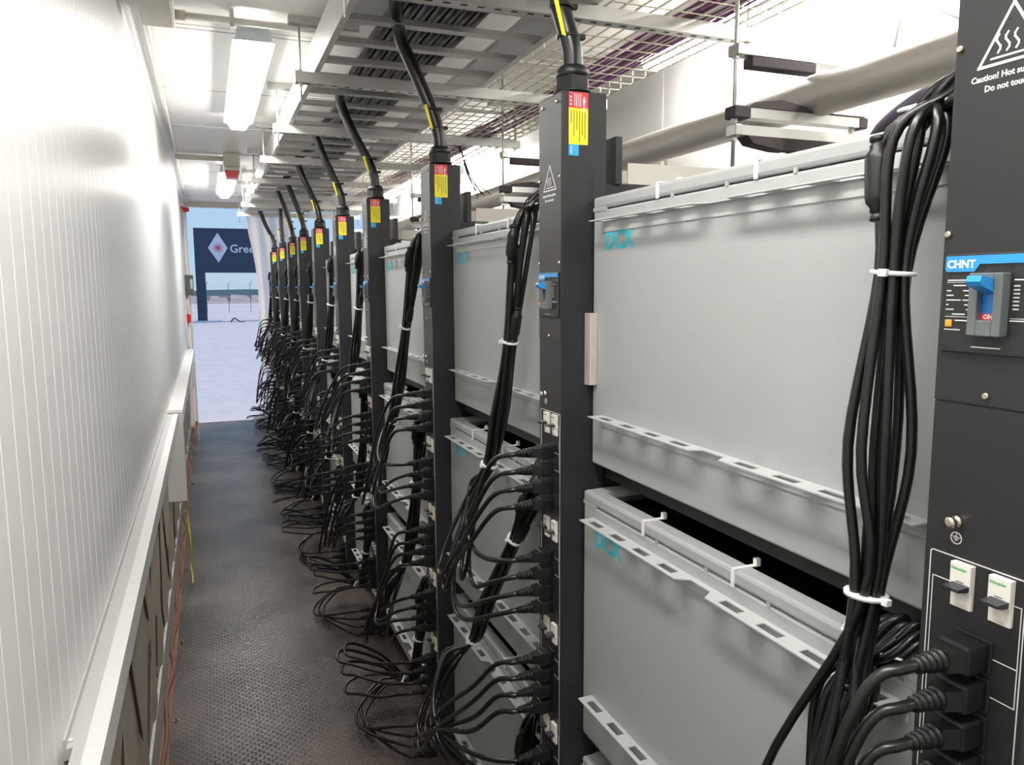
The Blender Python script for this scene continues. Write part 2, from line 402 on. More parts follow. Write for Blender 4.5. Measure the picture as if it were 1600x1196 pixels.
# outside ground, far bank and hills
struct(MB().box(-60, 90, 10.09, 110, -0.40, -0.20).build('ground_snow', m_snow))
bank = MB(); n = 60
for i in range(n):
    x0 = -60 + i * 2.5
    bank.add([(x0, 96, -0.2), (x0 + 3, 96, -0.2), (x0 + 2.2, 104, 0.25 + rnd.uniform(0, .55)), (x0 + 0.4, 104, 0.25 + rnd.uniform(0, .55))], [(0, 1, 2, 3)])
    bank.add([(x0 - 1, 104, 0.3), (x0 + 3, 104, 0.3), (x0 + 3, 109, 0.6), (x0 - 1, 109, 0.6)], [(0, 1, 2, 3)])
struct(bank.build('ground_bank', m_rock))
hb = [(-140, -2)] + [(-140 + i * 10, 0.9 + 0.35 * math.sin(i * .9) + 0.2 * math.sin(i * 2.3)) for i in range(38)] + [(240, -2)]
struct(MB().prism(hb, 230, 236, 'y').build('ground_hills', m_hill))
fence = empty('wire_fence', (0, 62, -0.2), 'thin far wire fence with posts beyond the navy gateway', 'fence')
for i in range(-4, 12):
    MB().tube([(i * 1.55, 0, 0), (i * 1.55, 0, 2.1), (i * 1.55 + 0.15, 0.1, 2.35)], 0.022, 6).build('post', m_green_box, fence)
for z in (0.4, 0.9, 1.4, 1.9, 2.1):
    MB().box(-6, 18, -0.006, 0.006, z, z + 0.006).build('wire', m_green_box, fence)
gate = empty('gateway', (0, 46, -0.2), 'navy clad gateway with white lettering outside the doorway', 'gateway')
def gy(px_ratio): return px_ratio * 46
MB().box(-0.50, 0.0, -0.4, 0.4, 0, 2.68).build('left_pillar', m_navy, gate)
MB().box(2.80, 3.35, -0.4, 0.4, 0, 2.68).build('right_pillar', m_navy, gate)
MB().box(-0.50, 3.35, -0.4, 0.4, 2.68, 5.08).build('beam', m_navy, gate)
for z in (0.55, 1.1, 1.65, 2.2):
    MB().box(-0.49, -0.01, -0.406, -0.4, z, z + 0.015).build('sheet_joint', m_post, gate)
MB().box(-0.60, 0.75, -0.9, 0.5, -0.02, 0.05).build('kerb', m_signw, gate)
dia = MB().prism([(0.20, 4.02), (0.72, 4.83), (1.21, 4.02), (0.72, 3.22)], -0.42, -0.4, 'y').build('diamond_emblem', m_signw, gate)
sp = MB()
for a in range(8):
    t = a * math.pi / 4; pts = []
    for k in range(6):
        rr = 0.03 + 0.27 * k / 5; tt = t + k * 0.22
        pts.append((0.71 + rr * math.cos(tt), -0.425, 4.02 + rr * math.sin(tt)))
    sp.tube(pts, 0.02, 5, radii=[0.035, 0.03, 0.025, 0.02, 0.014, 0.006])
sp.build('star', m_pink, dia)
place_text(text_mesh('Green', 0.62, m_signw, 0.008, 0.01), 'lettering', gate, (1.31, -0.41, 3.78), AY)
tag(MB().tube(catmull([(1.15, 44, -.17), (1.35, 44.1, 0.02), (1.6, 44, -.16), (1.9, 44.2, -.17)], 4), 0.04, 6).build('debris', m_green_box), 'small dark lump lying on the snow inside the navy gateway', 'debris')

# milky sheet hanging in the doorway
sh = MB(); nu, nv = 26, 24; vs = []
for j in range(nv + 1):
    t = j / nv; z = 2.60 - t * 2.59
    xl = 0.49 + 0.15 * t - (0.20 * max(0, (t - 0.93) / 0.07) ** 1.5 if t > 0.93 else 0)
    if 0.1 < t < 0.6: xl += 0.05 * math.sin((t - .1) * 6.3)
    xr = 1.02 + 0.05 * math.sin(3 * t)
    for i in range(nu + 1):
        s = i / nu
        vs.append((xl + (xr - xl) * s, 10.0 + 0.025 * math.sin(s * 22 + 2 * t) * (0.4 + t) + 0.012 * math.sin(s * 9 + 14 * t) - 0.02 * t - 0.04 * (1 if t > .97 else 0) * (1 - s), z))
fs = [(j * (nu + 1) + i, j * (nu + 1) + i + 1, (j + 1) * (nu + 1) + i + 1, (j + 1) * (nu + 1) + i) for j in range(nv) for i in range(nu)]
sh.add(vs, fs, True)
so = sh.build('plastic_sheet', m_sheet); tag(so, 'milky white plastic sheet hanging in the far doorway', 'sheet')
md = so.modifiers.new('thickness', 'SOLIDIFY'); md.thickness = 0.0015

# things on the far left column
MB2 = MB().lathe([(0.028, 0), (0.028, 0.012), (0.026, 0.016), (0.026, 0.05), (0.018, 0.064), (0.004, 0.07)], 16, (-0.205, 9.88, 2.555), 'x')
siren = empty('siren', (0, 0, 0), 'red round siren high on the far left doorway column', 'siren')
MB2.build('dome', m_redp, siren)
MB().box(-0.225, -0.2, 9.845, 9.9, 2.52, 2.59, 0.003).build('mounting_base', m_redp, siren)
cb = empty('control_box', (0, 0, 0), 'grey green box at eye height on the far left column', 'box')
MB().box(XL, -0.135, 9.72, 9.88, 1.565, 1.80, 0.006).build('body', m_green_box, cb)
MB().box(-0.17, -0.142, 9.712, 9.72, 1.64, 1.75, 0.002).build('label_plate', m_signw, cb)
cp = empty('call_point', (0, 0, 0), 'red fire call point below the grey green box', 'call point')
MB().box(XL, -0.182, 9.72, 9.86, 1.25, 1.345, 0.004).build('body', m_redp, cp)
MB().box(-0.182, -0.176, 9.75, 9.83, 1.27, 1.325, 0.002).build('press_plate', m_mcb, cp)
tag(MB().tube([(XL + .012, 9.80, 2.55), (XL + .012, 9.80, 1.80)], 0.009, 8).build('conduit', m_pvc), 'white vertical conduit between red siren and grey green box', 'conduit')
tag(MB().tube([(XL + .012, 9.80, 1.565), (XL + .012, 9.80, 1.345)], 0.009, 8).build('conduit', m_pvc), 'short white conduit between grey green box and red call point', 'conduit')
tag(MB().tube([(XL + .012, 9.80, 1.25), (XL + .012, 9.80, 0.9), (XL + .03, 9.7, 0.7), (XL + .03, 9.6, 0.5)], 0.006, 8).build('conduit', m_pvc), 'thin white conduit below the red call point', 'conduit')

# ------------------------------------------------------------------ ceiling lights and conduits
def lamp(x0, x1, y0, y1, m, label):
    t = empty('ceiling_light', (0, 0, 0), label, 'light', 'ceiling lights')
    MB().prism([(x0 + .012, ZC), (x0 + .002, ZC - .060), (x1 - .002, ZC - .060), (x1 - .012, ZC)], y0, y1).build('housing', m_housing, t)
    MB().box(x0 - .009, x1 + .009, y0 - .006, y1 + .006, ZC - .062, ZC - .058).build('rim', m_housing, t)  # lip added to shield the ceiling from the diffuser's side light
    d = MB(); nseg = 24; prof = [(x0, ZC - .062), (x0 + .005, ZC - .070), (x0 + .030, ZC - .104), (x1 - .030, ZC - .104), (x1 - .005, ZC - .070), (x1, ZC - .062)]
    vs = []; cx = (x0 + x1) / 2
    for i in range(nseg + 1):
        s = i / nseg; k = 1 - 0.03 * (0.5 + 0.5 * math.cos(s * 2 * math.pi * 7))
        e = min(s, 1 - s); k *= (0.90 + 0.10 * min(1, e / 0.05))
        for a, z in prof: vs.append((cx + (a - cx) * k, y0 + (y1 - y0) * s, ZC - .062 + (z - ZC + .062) * k))
    n = len(prof)
    fs = [(i * n + j, i * n + j + 1, (i + 1) * n + j + 1, (i + 1) * n + j) for i in range(nseg) for j in range(n - 1)]
    fs += [tuple(range(n)), tuple(range(nseg * n + n - 1, nseg * n - 1, -1))]
    d.add(vs, fs, False); d.build('diffuser', m, t)
lamp(0.150, 0.292, 3.27, 4.88, m_lampL, 'nearer lit white ceiling light over the aisle')
lamp(0.150, 0.292, 6.95, 8.56, m_lampL, 'farther lit white ceiling light over the aisle by the doorway')
lamp(0.150, 0.292, -0.41, 1.20, m_lampL, 'lit ceiling light over the aisle behind the viewer')
lamp(1.74, 1.87, 1.35, 2.95, m_lampR, 'lit ceiling light above the wire basket at the right wall')
lamp(1.74, 1.87, 4.95, 6.55, m_lampR, 'lit ceiling light farther along the right wall')
lamp(1.74, 1.87, 6.75, 8.35, m_lampR, 'farthest lit ceiling light along the right wall')
lamp(1.74, 1.87, -0.45, 1.15, m_lampR, 'lit ceiling light at the right wall behind the viewer')

jb = empty('junction_box', (0, 0, 0), 'beige junction box at the near upper left ceiling corner', 'junction box')
MB().box(-0.172, -0.055, 2.80, 3.17, 2.585, ZC, 0.005).build('body', m_beige, jb)
MB().box(-0.166, -0.061, 2.84, 3.13, 2.573, 2.585, 0.003).build('lid', m_beige, jb)
MB().tube([(-0.055, 3.14, 2.625), (-0.02, 3.14, 2.625)], 0.018, 12).build('cable_gland', m_beige, jb)
tag(MB().tube(catmull([(-0.13, 2.80, 2.62), (-0.13, 2.7, 2.62), (-0.17, 2.6, 2.64), (-0.19, 2.5, 2.64)]), 0.014, 10).build('conduit', m_pvc), 'white bent conduit entering the near beige junction box', 'conduit')
c1 = empty('conduit', (0, 0, 0), 'beige conduit crossing the ceiling from the near junction box', 'conduit')
MB().tube([(-0.02, 3.14, 2.625), (0.9, 3.14, 2.625)], 0.0125, 10).build('pipe', m_pvc, c1)
MB().box(0.13, 0.145, 3.12, 3.16, 2.60, ZC).build('clip', m_beige, c1)
c2 = empty('conduit', (0, 0, 0), 'beige conduit crossing the ceiling to the farther junction box', 'conduit')
MB().tube([(-0.165, 6.42, 2.622), (0.17, 6.42, 2.622)], 0.014, 10).build('pipe', m_pvc, c2)
MB().tube([(-0.165, 6.36, 2.622), (0.17, 6.36, 2.622)], 0.014, 10).build('pipe', m_pvc, c2)
jb2 = empty('junction_box', (0, 0, 0), 'beige junction box beyond the nearer aisle light', 'junction box')
MB().box(0.17, 0.285, 6.30, 6.62, 2.56, ZC, 0.005).build('body', m_beige, jb2)
em = empty('alarm_lamp', (0, 0, 0), 'red alarm lamp under the farther beige junction box', 'alarm')
MB().box(0.18, 0.28, 6.34, 6.54, 2.535, 2.56, 0.004).build('base', m_mcb, em)
MB().prism([(0.175, 2.535), (0.19, 2.485), (0.27, 2.485), (0.285, 2.535)], 6.36, 6.52).build('lens', m_redp, em)
lc = MB().tube([(-0.160, 0.2, 2.645), (-0.160, 9.8, 2.645)], 0.010, 8).build('conduit', m_pvc)
tag(lc, 'long white conduit along the upper left ceiling corner', 'conduit')

# ------------------------------------------------------------------ ladder tray over the power columns
TY0, TY1 = 0.3, 9.05
lad = empty('cable_ladder', (0, 0, 0), 'galvanised cable ladder running above the power columns', 'cable tray')
for x, sgn in ((0.424, 1), (1.105, -1)):
    MB().prism([(x, 2.465), (x + sgn * .022, 2.465), (x + sgn * .022, 2.468), (x + sgn * .003, 2.468), (x + sgn * .003, 2.587), (x + sgn * .022, 2.587), (x + sgn * .022, 2.590), (x, 2.590)], TY0, TY1).build('side_rail', m_steel_l, lad)
rung_me = None; y = TY0 + 0.1; i = 0
while y < TY1 - 0.04:
    if rung_me is None:
        rung_me = MB().prism([(-.02, 0), (.02, 0), (.02, .018), (.017, .018), (.017, .003), (-.017, .003), (-.017, .018), (-.02, .018)], 0.436, 1.101, 'x')
        rung_me = rung_me.mesh('rung', m_steel)
    link('rung', rung_me, lad, (0, y, 2.472)); y += 0.235
SY = [2.12, 3.12, 4.13, 5.14, 6.14, 7.15, 7.95, 8.98]
STR = ['nearest', 'second nearest', 'third nearest', 'fourth nearest', 'fifth nearest', 'sixth nearest', 'seventh nearest', 'farthest']
for k, y in enumerate(SY):
    st = empty('support_channel', (0, y, 2.42), '%s slotted steel channel crossing under the cable ladder' % STR[k], 'support channel')
    b = MB()
    # C channel, open side up, with dark slots in the underside and a free end at either side
    b.prism([(-.0205, 0), (.0205, 0), (.0205, .041), (.014, .041), (.018, .038), (.018, .0025), (-.018, .0025), (-.018, .038), (-.014, .041), (-.0205, .041)], 0.352, 1.68, 'x')
    b.build('channel', m_steel_l, st)
    s = MB(); x = 0.40
    while x < 1.66:
        s.box(x - .010, x + .010, -.0055, .0055, -.0006, .0004); x += 0.05
    tag(s.build('slot_row', m_post, st), None, None, None, 'stuff')
    for x in (0.375, 1.655):
        r = empty('threaded_rod', (x, y, 2.42), '%s thin threaded rod at the %s end of the %s support channel' % ('steel', 'aisle' if x < 1 else 'wall', STR[k]), 'rod')
        MB().tube([(0, 0, -.07), (0, 0, ZC - 2.42)], 0.0042, 6).build('rod', m_steel_l, r)
        for z in (-.008, .043): MB().lathe([(0.0095, 0), (0.0095, 0.008)], 6, (0, 0, z)).build('nut', m_steel, r)
    cc = empty('ceiling_channel', (0, y, 0), '%s short steel channel screwed to the ceiling above the ladder' % STR[k], 'ceiling channel')
    MB().box(0.335, 0.60, -.0205, .0205, ZC - .028, ZC).build('channel', m_steel, cc)
    MB().box(1.50, 1.70, -.0205, .0205, ZC - .028, ZC).build('channel', m_steel, cc)

# ------------------------------------------------------------------ wire basket beside the ladder, and what lies in it
bk = empty('wire_basket', (0, 0, 0), 'yellowish wire mesh basket tray beside the ladder', 'cable tray')
BX0, BX1, BZ = 1.135, 1.66, 2.465
cw = MB().tube([(BX0, 0, BZ + .055), (BX0, 0, BZ + .008), (BX0 + .008, 0, BZ), (BX1 - .008, 0, BZ), (BX1, 0, BZ + .008), (BX1, 0, BZ + .055)], 0.0022, 5).mesh('cross_wire', m_wire)
y = 0.4
while y < 9.3: link('cross_wire', cw, bk, (0, y, 0)); y += 0.098
xs = [BX0 + (BX1 - BX0) * i / 10 for i in range(11)]
for x in xs: MB().box(x - .0022, x + .0022, 0.35, 9.32, BZ + .0022, BZ + .0064).build('long_wire', m_wire, bk)
for x in (BX0, BX1):
    for z in (.028, .055): MB().box(x - .0022, x + .0022, 0.35, 9.32, BZ + z - .0022, BZ + z + .0022).build('long_wire', m_wire, bk)
for i in range(16):
    r_ = random.Random(50 + i); x = 1.42 + 0.010 * i - 0.02; pts = []
    ph = r_.uniform(0, 6); amp = r_.uniform(.01, .035); y = 0.5
    end = 8.8 if i % 3 else 6.0
    while y < end:
        pts.append((min(max(x + amp * math.sin(y * 1.7 + ph) + r_.uniform(-.008, .008) - 0.02 * max(0, y - 3), BX0 + .02), BX1 - .02), y, BZ + .009 + r_.uniform(0, .012)))
        y += 0.28
    m = m_purple if i % 4 else m_maroon
    tag(MB().tube(catmull(pts, 3), 0.0036, 5).build('network_cable', m), '%s network cable among the bunch lying in the wire basket' % ('purple' if i % 4 else 'maroon'), 'cable', 'network cables in the wire basket')
lw_ = empty('loose_wires', (0, 0, 0), 'bunch of thin black wires dangling from the wire basket', 'wires')
for i in range(7):
    r_ = random.Random(90 + i)
    MB().tube(catmull([(1.40 + r_.uniform(-.03, .03), 4.40 + r_.uniform(-.1, .1), 2.50), (1.40 + r_.uniform(-.02, .02), 4.33, 2.42), (1.40, 4.20 + r_.uniform(-.04, .04), 2.27),
                       (1.40 + r_.uniform(-.02, .05), 4.05 + r_.uniform(-.12, .08), 2.14 + r_.uniform(-.03, .03))], 5), 0.0022, 5).build('wire', m_post, lw_)

# ------------------------------------------------------------------ stainless pipe with its clamps
PX, PZ, PR = 1.64, 2.18, 0.057
pipe = empty('stainless_pipe', (0, 0, 0), 'large brushed stainless pipe running along the right wall', 'pipe')
MB().tube([(PX, -1.2, PZ), (PX, 3.25, PZ)], PR, 32).build('pipe_run', m_inox, pipe)
MB().tube([(PX, 3.25, PZ), (PX, 9.6, PZ)], PR, 32).build('pipe_run', m_inox, pipe)
for y in (3.25, 3.33):
    MB().lathe([(PR + .004, -.012), (PR + .022, -.008), (PR + .022, .008), (PR + .004, .012)], 24, (PX, y, PZ), 'y').build('flange_ring', m_inox, pipe)
tag(MB().tube([(1.78, 1.0, 1.98), (1.78, 9.5, 1.98)], 0.03, 16).build('lower_pipe', m_inox), 'thinner stainless pipe below the large one, behind the tanks', 'pipe')
SUP = ['nearest', 'second nearest', 'third nearest', 'fourth nearest', 'farthest']
for k, y in enumerate((1.79, 3.55, 5.31, 7.07, 8.8)):
    hg = empty('pipe_hanger', (0, y, 0), '%s pipe hanger with rods, zinc channels and rubber strips' % SUP[k], 'pipe hanger')
    for z, lab in ((2.278, 'a'), (2.115, 'b'), (2.068, 'c')):
        ch = MB().prism([(-.0205, z - .013), (.0205, z - .013), (.0205, z + .013), (.015, z + .013), (.015, z - .010), (-.015, z - .010), (-.015, z + .013), (-.0205, z + .013)], 1.355, 1.80, 'x').build('channel', m_steel_l, hg)
        if lab == 'b': MB().box(1.345, 1.40, -.023, .023, z - .016, z + .017, .004).build('end_clamp', m_rubber, ch)
        else: MB().box(1.350, 1.372, -.022, .022, z - .015, z + .015, .003).build('end_cap', m_steel, ch)
        if lab == 'b': MB().box(1.785, 1.815, -.024, .024, z - .016, z + .015, .004).build('end_clamp', m_rubber, ch)
    MB().box(1.40, 1.62, -.02, .02, 2.236, 2.264, .003).build('rubber_strip', m_rubber, hg)
    MB().prism([(1.39, 2.129), (1.41, 2.142), (1.50, 2.155), (1.57, 2.145), (1.62, 2.132), (1.80, 2.132), (1.80, 2.129)], -.024, .024).build('rubber_strip', m_rubber, hg)
    MB().prism([(1.39, 2.054), (1.41, 2.034), (1.50, 2.022), (1.66, 2.022), (1.76, 2.034), (1.79, 2.054)], -.024, .024).build('rubber_strip', m_rubber, hg)
    for x in (1.36, 1.775):
        z0 = 1.90 if x < 1.5 else 2.02
        MB().tube([(x, 0, z0), (x, 0, ZC if x < 1.5 else 2.16)], 0.0055, 8).build('rod', m_steel_l, hg)
        for z in (2.256, 2.090, 2.040, 1.96):
            if z < z0 + .01 or (x > 1.5 and z > 2.1): continue
            MB().lathe([(0.010, 0), (0.010, 0.009)], 6, (x, 0, z)).build('nut', m_steel, hg)
# wall conduits and cables on the right
for i, (y, z0, z1) in enumerate(((3.9, 2.23, 2.5), (2.35, 1.5, 2.05), (5.6, 2.1, 2.6))):
    tag(MB().tube(catmull([(1.99, y, z0), (1.99, y, z1 - .06), (1.985, y - .01, z1 - .02), (1.95, y - .02, z1), (1.86, y - .02, z1 + .01)], 4), 0.016, 10).build('conduit', m_pvc),
        'white bent conduit on the right wall, %s' % ('beyond the nearest pipe hanger', 'low behind the nearest tank', 'farthest along')[i], 'conduit')
tag(MB().tube(catmull([(1.98, 2.9, 2.63), (1.97, 2.65, 2.50), (1.98, 2.4, 2.40), (1.97, 2.1, 2.33)], 5), 0.0045, 6).build('wall_cable', m_pvc), 'thin white cable slanting down the right wall beside hanger rod', 'cable')
tag(MB().tube(catmull([(1.98, 2.0, 2.64), (1.98, 1.8, 2.50), (1.98, 1.62, 2.38)], 5), 0.0045, 6).build('wall_cable', m_steel), 'thin grey cable slanting down near the upper right corner', 'cable')
tag(MB().tube([(1.98, 1.78, 2.64), (1.975, 1.85, 2.30)], 0.0045, 6).build('wall_cable', m_steel), 'thin grey cable hanging straight down near the upper right corner', 'cable')

# ------------------------------------------------------------------ racks and tanks
def bay(k):
    y0 = PY[k] + 0.056 + 0.004
    y1 = (PY[k + 1] - 0.056 - 0.004) if k + 1 < len(PY) else 9.86
    return y0, y1
TIER = ['top', 'middle', 'bottom']
def build_tank(y0, y1, hinge, label):
    """open-topped tank with its front at local x=0, top of the rim at z=0"""
    t = empty('immersion_tank', (0, 0, 0), label, 'tank', 'grey tanks in the racks')
    w = y1 - y0; D = 0.78
    b = MB()
    b.box(0, D, 0, w, -TANK_H, -0.027, 0.004)
    b.box(D - .03, D, 0, w, -0.027, -0.001); b.box(0.03, D - .03, 0, .045, -0.027, -0.001); b.box(0.03, D - .03, w - .045, w, -0.027, -0.001)
    b.build('body', m_tank, t)
    r = MB(); r.box(-0.0015, 0.034, 0.0, w, -0.0245, 0.0, 0.006); r.build('front_rim', m_tank, t)
    for p0, p1 in ((0, .055), (w - .055, w), (w * .33 - .003, w * .33 + .003), (w * .5 - .003, w * .5 + .003), (w * .67 - .003, w * .67 + .003)):
        MB().box(-0.0015, 0.002, p0, p1, -0.029, -0.021).build('rim_bridge', m_tank, t)
    MB().box(0.034, D - .03, .045, w - .045, -0.026, -0.012).build('lid', m_glass, t)
    for yy in (w * .42, w * .72):
        z = MB(); z.box(-.004, -.0015, yy - .0035, yy + .0035, -.027, .0); z.box(-.004, .04, yy - .0035, yy + .0035, 0, .0022); z.box(.038, .046, yy - .004, yy + .004, 0, .012)
        z.build('zip_tie', m_white, t)
    # slotted cable brackets: wide, narrow, wide
    for zr in (-0.050, -0.445):
        ya0, yb0 = 0.045, w - 0.045; L = yb0 - ya0; dep = 0.034; nar = 0.012
        k1 = ya0 + L * .46; k2 = ya0 + L * .54
        br = MB()
        for (s0, s1) in ((ya0, k1 - .012), (k2 + .012, yb0)):
            # flat plate with four slots: build as strips around the slots
            n = 4; seg = (s1 - s0) / n
            zt, zb = zr, zr - .002
            xo, xi, xr = -dep, -.020, -.0095
            br.box(xo, xi - .0055, s0, s1, zb, zt); br.box(xr, 0, s0, s1, zb, zt)
            for q in range(n):
                a = s0 + seg * q
                br.box(xi - .0055, xr, a, a + seg * .24, zb, zt); br.box(xi - .0055, xr, a + seg * .76, a + seg, zb, zt)
        br.box(-nar, 0, k1 - .012, k2 + .012, zr - .002, zr)
        br.prism([(-dep, k1 - .012), (-nar, k1 + .004), (-nar, k1 - .012)], zr - .002, zr, 'z')
        br.prism([(-dep, k2 + .012), (-nar, k2 + .012), (-nar, k2 - .004)], zr - .002, zr, 'z')
        br.box(-.002, 0, ya0, yb0, zr - .022, zr)
        br.build('cable_bracket', m_tank_l, t)
    place_text(text_mesh('DCX', 0.050, m_cyan, 0.0018, 0.0002), 'logo', t, (-.0005, w - 0.052, -0.106), AX)
    if hinge:
        h = MB(); h.box(-.018, -.0005, w - 0.022, w - 0.012, -.385, -.235, .0015); h.box(-.018, -.016, w - .012, w + .002, -.385, -.235); h.build('steel_strip', m_inox, t)
        for i in range(5): pass
    return t
for k in range(len(PY)):
    y0, y1 = bay(k)
    where = ('between the %s and the %s power columns' % (ORD[k], ORD[k + 1])) if k < 9 else 'beyond the farthest power column'
    proto = build_tank(y0, y1, k in (0, 5), '')
    for t in range(3):
        tk = proto if t == 0 else copy_tree(proto)
        if t and k in (0, 5):
            for ch in list(tk.children):
                if ch.name.startswith('steel_strip'): bpy.data.objects.remove(ch)
        tk.location = (0.750 if t == 0 else 0.732, y0, TIER_TOP[t])
        tk['label'] = 'grey %s-tier tank %s' % (TIER[t], where)
    rk = empty('rack_frame', (0, PY[k], 0), 'black rack upright with beige arm behind the %s power column' % ORD[k], 'rack')
    MB().box(0.782, 0.83, -.052, .052, 0, 1.86).build('upright', m_post, rk)
    MB().box(1.50, 1.54, -.052, .052, 0, 1.86).build('upright', m_post, rk)
    MB().box(0.8, 0.815, -.06, .05, 1.86, 1.955).build('wing_plate', m_black, rk)
    arm = MB(); arm.prism([(-.05, 1.862), (.05, 1.862), (.05, 1.905), (.047, 1.905), (.047, 1.865), (-.047, 1.865), (-.047, 1.905), (-.05, 1.905)], 0.835, 1.54, 'x'); arm.build('arm', m_beigem, rk)
    MB().lathe([(0.012, 0), (0.012, 0.01), (0.006, 0.01), (0.006, 0.024)], 8, (0.98, 0.03, 1.905)).build('bolt', m_screw, rk)
    for z in (1.245, 0.63, 0.03):
        MB().box(0.83, 1.5, -.05, .05, z - .012, z + .012).build('shelf_bearer', m_post, rk)
# tank shelves: thin dark plates carrying each tank
for k in range(len(PY)):
    y0, y1 = bay(k)
    for t in range(3):
        z = TIER_TOP[t] - TANK_H
        sf = MB(); sf.box(0.78, 1.50, y0 + .01, y1 - .01, z - .016, z - .001); sf.box(0.78, 0.80, y0 + .01, y1 - .01, max(z - .034, .002), z - .016)
        tag(sf.build('tank_shelf', m_post), 'black shelf plate under the %s-tier tank %s' % (TIER[t], ('after the %s power column' % ORD[k])), 'shelf')

# ------------------------------------------------------------------ power column prototype (origin on the aisle face, floor level)
def build_pdu():
    t = empty('power_column', (XP, 0, 0), '', 'power strip', 'black power columns along the racks')
    MB().box(0, 0.10, -.056, .056, 0.012, 2.038, 0.0015).build('body', m_black, t)
    MB().box(0.01, 0.09, -.05, .05, 0.0, 0.012).build('foot', m_post, t)
    cv = MB().box(-0.0022, 0, -.0555, .0555, 1.535, 2.034, 0.0006).build('front_cover', m_black2, t)
    MB().box(-0.0012, 0, -.0555, .0555, 0.03, 1.5335, 0.0004).build('outlet_panel', m_black2, t)
    scr = MB().lathe([(0.0035, 0), (0.0035, -.002), (0.0025, -.0032)], 10, (0, 0, 0), 'x').mesh('screw', m_screw)
    for u, z in ((-.0505, 1.871), (-.0505, 1.698), (.0505, 1.871), (.0505, 1.698), (0, 1.545), (0.035, 2.02), (-.035, 2.02)): link('screw', scr, t, (-.0022, -u, z))
    gs = MB().lathe([(0.006, 0), (0.006, -.003), (0.0045, -.003), (0.0045, -.008), (0.0062, -.009), (0.0055, -.0125), (0.003, -.013)], 12, (0, 0, 0), 'x').mesh('ground_screw', m_screw)
    link('ground_screw', gs, t, (-.0012, .0215, 1.417))
    g = MB(); face_strip(g, [(-.0215 + .0058 * math.cos(a * math.pi / 8), 1.400 + .0058 * math.sin(a * math.pi / 8)) for a in range(16)], .0009, -.0012, closed=True)
    for zz, ww in ((1.4012, .004), (1.3995, .0026), (1.3978, .0012)): face_strip(g, [(-.0215 - ww, zz), (-.0215 + ww, zz)], .0007, -.0012)
    face_strip(g, [(-.0215, 1.4012), (-.0215, 1.4042)], .0008, -.0012)
    g.build('ground_symbol', m_print, t)
    # hot surface warning print
    c = MB()
    face_strip(c, [(0.0, 1.898), (-.0305, 1.848), (.0305, 1.848)], .0026, -.0022, closed=True)
    for i in (-1, 0, 1): face_strip(c, [(i * .0085 - .004 + .0022 * math.sin(q * 1.05), 1.858 + q * .0026) for q in range(7)], .0018, -.0022)
    face_strip(c, [(-.0185, 1.8535), (.0185, 1.8535)], .0018, -.0022)
    cs = c.build('warning_triangle', m_print, t)
    place_text(text_mesh('Caution! Hot surface', 0.0078, m_print, 0.0002), 'warning_text', t, (-.0023, .0375, 1.8355), AX)
    place_text(text_mesh('Do not touch', 0.0078, m_print, 0.0002), 'warning_text', t, (-.0023, .0235, 1.8255), AX)
    # moulded case breaker
    bk_ = MB().box(-.0055, -.0020, -.0495, .0495, 1.584, 1.6785, .0012).build('breaker', m_black2, t)
    bl = MB().prism([(.048, 1.6765), (.0485, 1.6635), (.046, 1.6615), (.0175, 1.6615), (.0125, 1.6685), (-.048, 1.6685), (-.048, 1.6765)], -.0068, -.0053, 'x').build('blue_band', m_bluet, bk_)
    place_text(text_mesh('CHNT', 0.0105, m_print, 0.00035), 'lettering', bk_, (-.0069, .0465, 1.6652), AX)
    sr = MB()
    u0, u1, z0, z1 = -.0150, .0180, 1.6015, 1.6600
    a0, a1, b0, b1 = -.0060, .0095, 1.6165, 1.6530
    sr.box(-.0165, -.005, -a0, -u0, z0, z1, .0012); sr.box(-.0165, -.005, -u1, -a1, z0, z1, .0012)
    sr.box(-.0165, -.005, -a1, -a0, z0, b0, .0012); sr.box(-.0165, -.005, -a1, -a0, b1, z1, .0012)
    sr.build('rocker_surround', m_grey, bk_)
    MB().box(-.0085, -.005, -a1, -a0, b0 + .006, b1).build('rocker', m_blues, bk_)
    lv = MB().prism([(-.008, 1.640), (-.030, 1.648), (-.033, 1.652), (-.031, 1.6575), (-.008, 1.6535)], -a1 + .0005, -a0 - .0005, 'y'); lv.build('lever', m_bluet, bk_)
    MB().box(-.0095, -.005, -a1, -a0, b0, b0 + .006).build('on_plate', m_red, bk_)
    place_text(text_mesh('ON', 0.0060, m_print, 0.0002), 'lettering', bk_, (-.0096, .0035, b0 + .0010), AX)
    MB().box(-.0075, -.0054, .0380, .0450, 1.6085, 1.6155, .0008).build('test_button', m_orange, bk_)
    ln = MB()
    for uu0, uu1, z in ((-.045, -.0265, 1.6535), (-.0385, -.0265, 1.6485), (-.0455, -.042, 1.6435), (-.028, -.018, 1.6435), (-.0455, -.039, 1.6390), (-.026, -.018, 1.6390),
                        (-.0455, -.031, 1.6345), (-.028, -.018, 1.6345), (-.0455, -.044, 1.6300), (-.026, -.018, 1.6300), (-.0455, -.038, 1.6255), (-.024, -.018, 1.6255), (-.0385, -.026, 1.6210),
                        (-.035, -.018, 1.6150), (-.046, -.030, 1.6060), (.022, .0265, 1.6480), (.022, .0265, 1.6445), (.022, .0265, 1.6410), (.022, .0265, 1.6375), (.022, .0265, 1.6340), (.022, .0265, 1.6305), (.022, .0265, 1.6270),
                        (.020, .040, 1.6165), (.022, .035, 1.6535), (-.016, .012, 1.5905)):
        face_strip(ln, [(uu0, z), (uu1, z)], .0011, -.0055)
